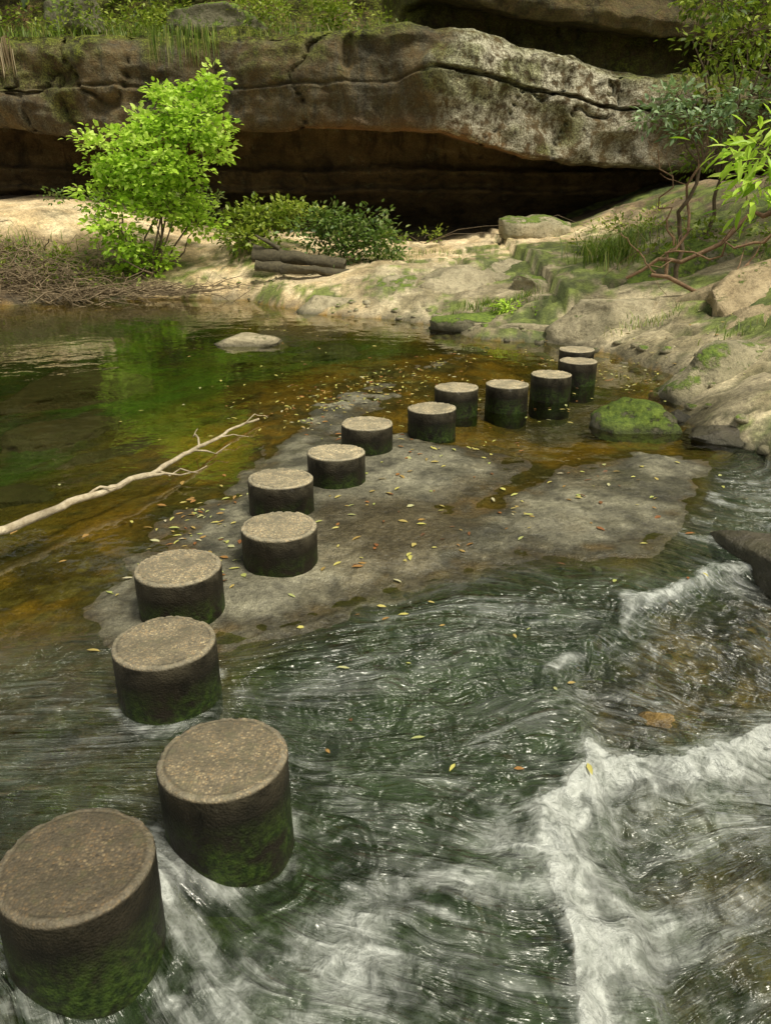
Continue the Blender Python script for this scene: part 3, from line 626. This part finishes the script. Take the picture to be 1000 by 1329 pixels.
plant('overhanging_branch',(4.6,7.4,2.0),[(3.0,7.0,2.46,.2,.3,.14),(3.12,7.0,2.22,.2,.3,.12),(3.08,7.2,2.05,.15,.3,.1),(3.35,7.1,2.65,.25,.3,.14),(3.5,7.0,2.3,.3,.3,.2),(3.9,7.1,2.35,.4,.3,.25)],320,8,.165,.045,G_BRIGHT,.010,.09,.6,seed=33,droop=.5,hub=(3.6,7.1,2.35))
pl=[]
for a,b,r in [((7.5,11.5,1.2),(4.1,12.6,1.0),.06),((6.5,12.5,2.6),(3.9,13.2,.9),.05),((6.2,12,1.9),(4.4,13,1.3),.025),((4.3,13.0,1.0),(3.7,13.1,1.6),.015),((7,12,1.7),(5,12.4,.85),.03),((4.5,13.1,.9),(5.0,13.4,3.2),.03),((4.6,13.2,1.4),(4.2,13.3,2.8),.018)]:
    m_=curve(a,b,12,.09,-.03,rg);pl.append((m_,r,r*.5))
    for k in range(6):
        i=rg.integers(2,11);pl.append((curve(m_[i],m_[i]+rg.normal(size=3)*.35+np.array([0,0,.1]),5,.15,0,rg),r*.22,.003))
V,F=tubes(pl,7);make('fallen_branches',V,F,mat_bark('red_bark_mat',(.13,.07,.035),(.32,.20,.11)),None,True)
plant('bank_undergrowth',(5,13,.9),[(4.7,14.2,1.15,.5,.4,.2),(5.6,14.6,1.6,.6,.4,.3),(6.2,13.2,1.6,.6,.4,.3),(4.3,16.8,1.15,.5,.4,.2),(5.5,17.5,1.5,.9,.4,.35)],80,18,.10,.05,G_MID,.01,.12,.6,trunks=False,seed=34)

# ------------------------------------------------------------------ forest above the cliff
FL=mat_leaf('forest_leaf_mat',[(0,(.015,.03,.006)),(.5,(.05,.085,.015)),(1,(.14,.18,.04))],.3)
fr_=np.random.default_rng(77);k=0
for x,y,h in [(-19,30,11),(-13,28.5,10),(-8.5,29.5,12),(-4.5,28.5,9),(-1,30,12.5),(3.5,29,10),(7.5,29.5,12),(12,28.5,10),(17,30,12)]:
    zb_=9.5+(y-28.5)*.7
    bl=[(x+fr_.uniform(-2.2,2.2),y+fr_.uniform(-1.2,1.2),zb_+h*fr_.uniform(.25,1),fr_.uniform(.9,1.8),1.2,fr_.uniform(.6,1.1)) for _ in range(13)]
    bl+=[(x+fr_.uniform(-2.5,2.5),y-1.5,zb_-1+fr_.uniform(-.5,1.2),1.2,.7,.7) for _ in range(3)]
    plant('gum_tree',(x,y,zb_-1.0),bl,16,15,.42,.20,FL,.16,.42,.6,seed=100+k,hub=(x+.3,y,zb_+h*.3));k+=1

# ------------------------------------------------------------------ fallen leaves
rl=np.random.default_rng(55);pts=[]
def addl(n,cx_,cy_,sx_,sy_,corr=0):
    a=rl.normal(0,1,(n,2));x=cx_+sx_*a[:,0];y=cy_+sy_*a[:,1]+corr*a[:,0];pts.append(np.stack([x,y],1))
addl(230,.0,9.6,.6,.5,.7);addl(150,-.5,8.2,.45,.6);addl(60,-1.3,5.0,.15,.35);addl(36,-1.0,4.2,.3,.3)
addl(70,-.2,5.2,.5,.6);addl(24,.2,4.5,.5,.15,.2);addl(44,1.6,5.5,.45,.35,.2);addl(110,2.7,10.6,.5,.5);addl(50,3.0,9.3,.3,.5);addl(80,1.2,8.6,.6,.5);addl(60,.3,6.6,.5,.5);addl(60,3.8,11,.8,1.2);addl(60,2.5,16,1.5,1)
pts.append(np.stack([rl.uniform(-.4,.9,18),rl.uniform(2.6,4.0,18)],1)); pts.append(np.stack([rl.uniform(-3.5,-1.2,16),rl.uniform(3.2,6,16)],1))
pts.append(np.stack([rl.uniform(-3,1.5,60),rl.uniform(7,14,60)],1)); pts.append(np.stack([rl.uniform(1.0,2.8,8),rl.uniform(3.4,5,8)],1))
pts=np.vstack(pts);zz=np.maximum(ground_h(pts[:,0],pts[:,1]),W(pts[:,0],pts[:,1]))+.008
ok=np.ones(len(pts),bool)
for x,y in ST: ok&=np.hypot(pts[:,0]-x,pts[:,1]-y)>.26
pts=pts[ok];zz=zz[ok];n=len(pts);a=rl.uniform(0,6.28,n)
D=np.stack([np.cos(a),np.sin(a),rl.normal(0,.06,n)],1);Nn=np.array([0,0,1.])+rl.normal(size=(n,3))*.15
L=rl.uniform(.03,.08,n);V,F,r=leafmesh(np.stack([pts[:,0],pts[:,1],zz],1),D,Nn,L,L*rl.uniform(.28,.5,n),rl.uniform(0,1,n),.08)
make('fallen_leaves',V,F,LITTER,None,False,{'tone':r})

# ------------------------------------------------------------------ light, sky, camera
el,az=math.radians(62),math.radians(132)
w_=bpy.data.worlds.new('World');sc.world=w_;w_.use_nodes=True;nt=w_.node_tree
sky=nt.nodes.new('ShaderNodeTexSky');sky.sky_type='NISHITA';sky.sun_disc=False;sky.sun_elevation=el;sky.sun_rotation=az;sky.air_density=1.0;sky.dust_density=3.0
hs=nt.nodes.new('ShaderNodeHueSaturation');hs.inputs['Saturation'].default_value=.3
mx=nt.nodes.new('ShaderNodeMix');mx.data_type='RGBA';mx.blend_type='MULTIPLY';mx.inputs[0].default_value=1;mx.inputs[7].default_value=(1,.97,.80,1)
nt.links.new(sky.outputs[0],hs.inputs['Color']);nt.links.new(hs.outputs[0],mx.inputs[6]);nt.links.new(mx.outputs[2],nt.nodes['Background'].inputs[0])
nt.nodes['Background'].inputs[1].default_value=.14
sl_=bpy.data.lights.new('sun','SUN');sl_.energy=3.5;sl_.angle=math.radians(16);sl_.color=(1,.95,.79)
so=bpy.data.objects.new('sun',sl_);sc.collection.objects.link(so)
dirv=Vector((math.sin(az)*math.cos(el),math.cos(az)*math.cos(el),math.sin(el)))
so.rotation_euler=dirv.to_track_quat('Z','Y').to_euler();so.location=dirv*40
cd=bpy.data.cameras.new('camera');co=bpy.data.objects.new('camera',cd);sc.collection.objects.link(co)
cd.sensor_fit='VERTICAL';cd.sensor_height=36;cd.lens=36*1016/1329;cd.clip_end=500;cd.clip_start=.05
co.location=(0,0,2.07);co.rotation_euler=(math.radians(90-21.7),0,0)
sc.camera=co
sc.view_settings.view_transform='Standard';sc.view_settings.look='None';sc.view_settings.exposure=0
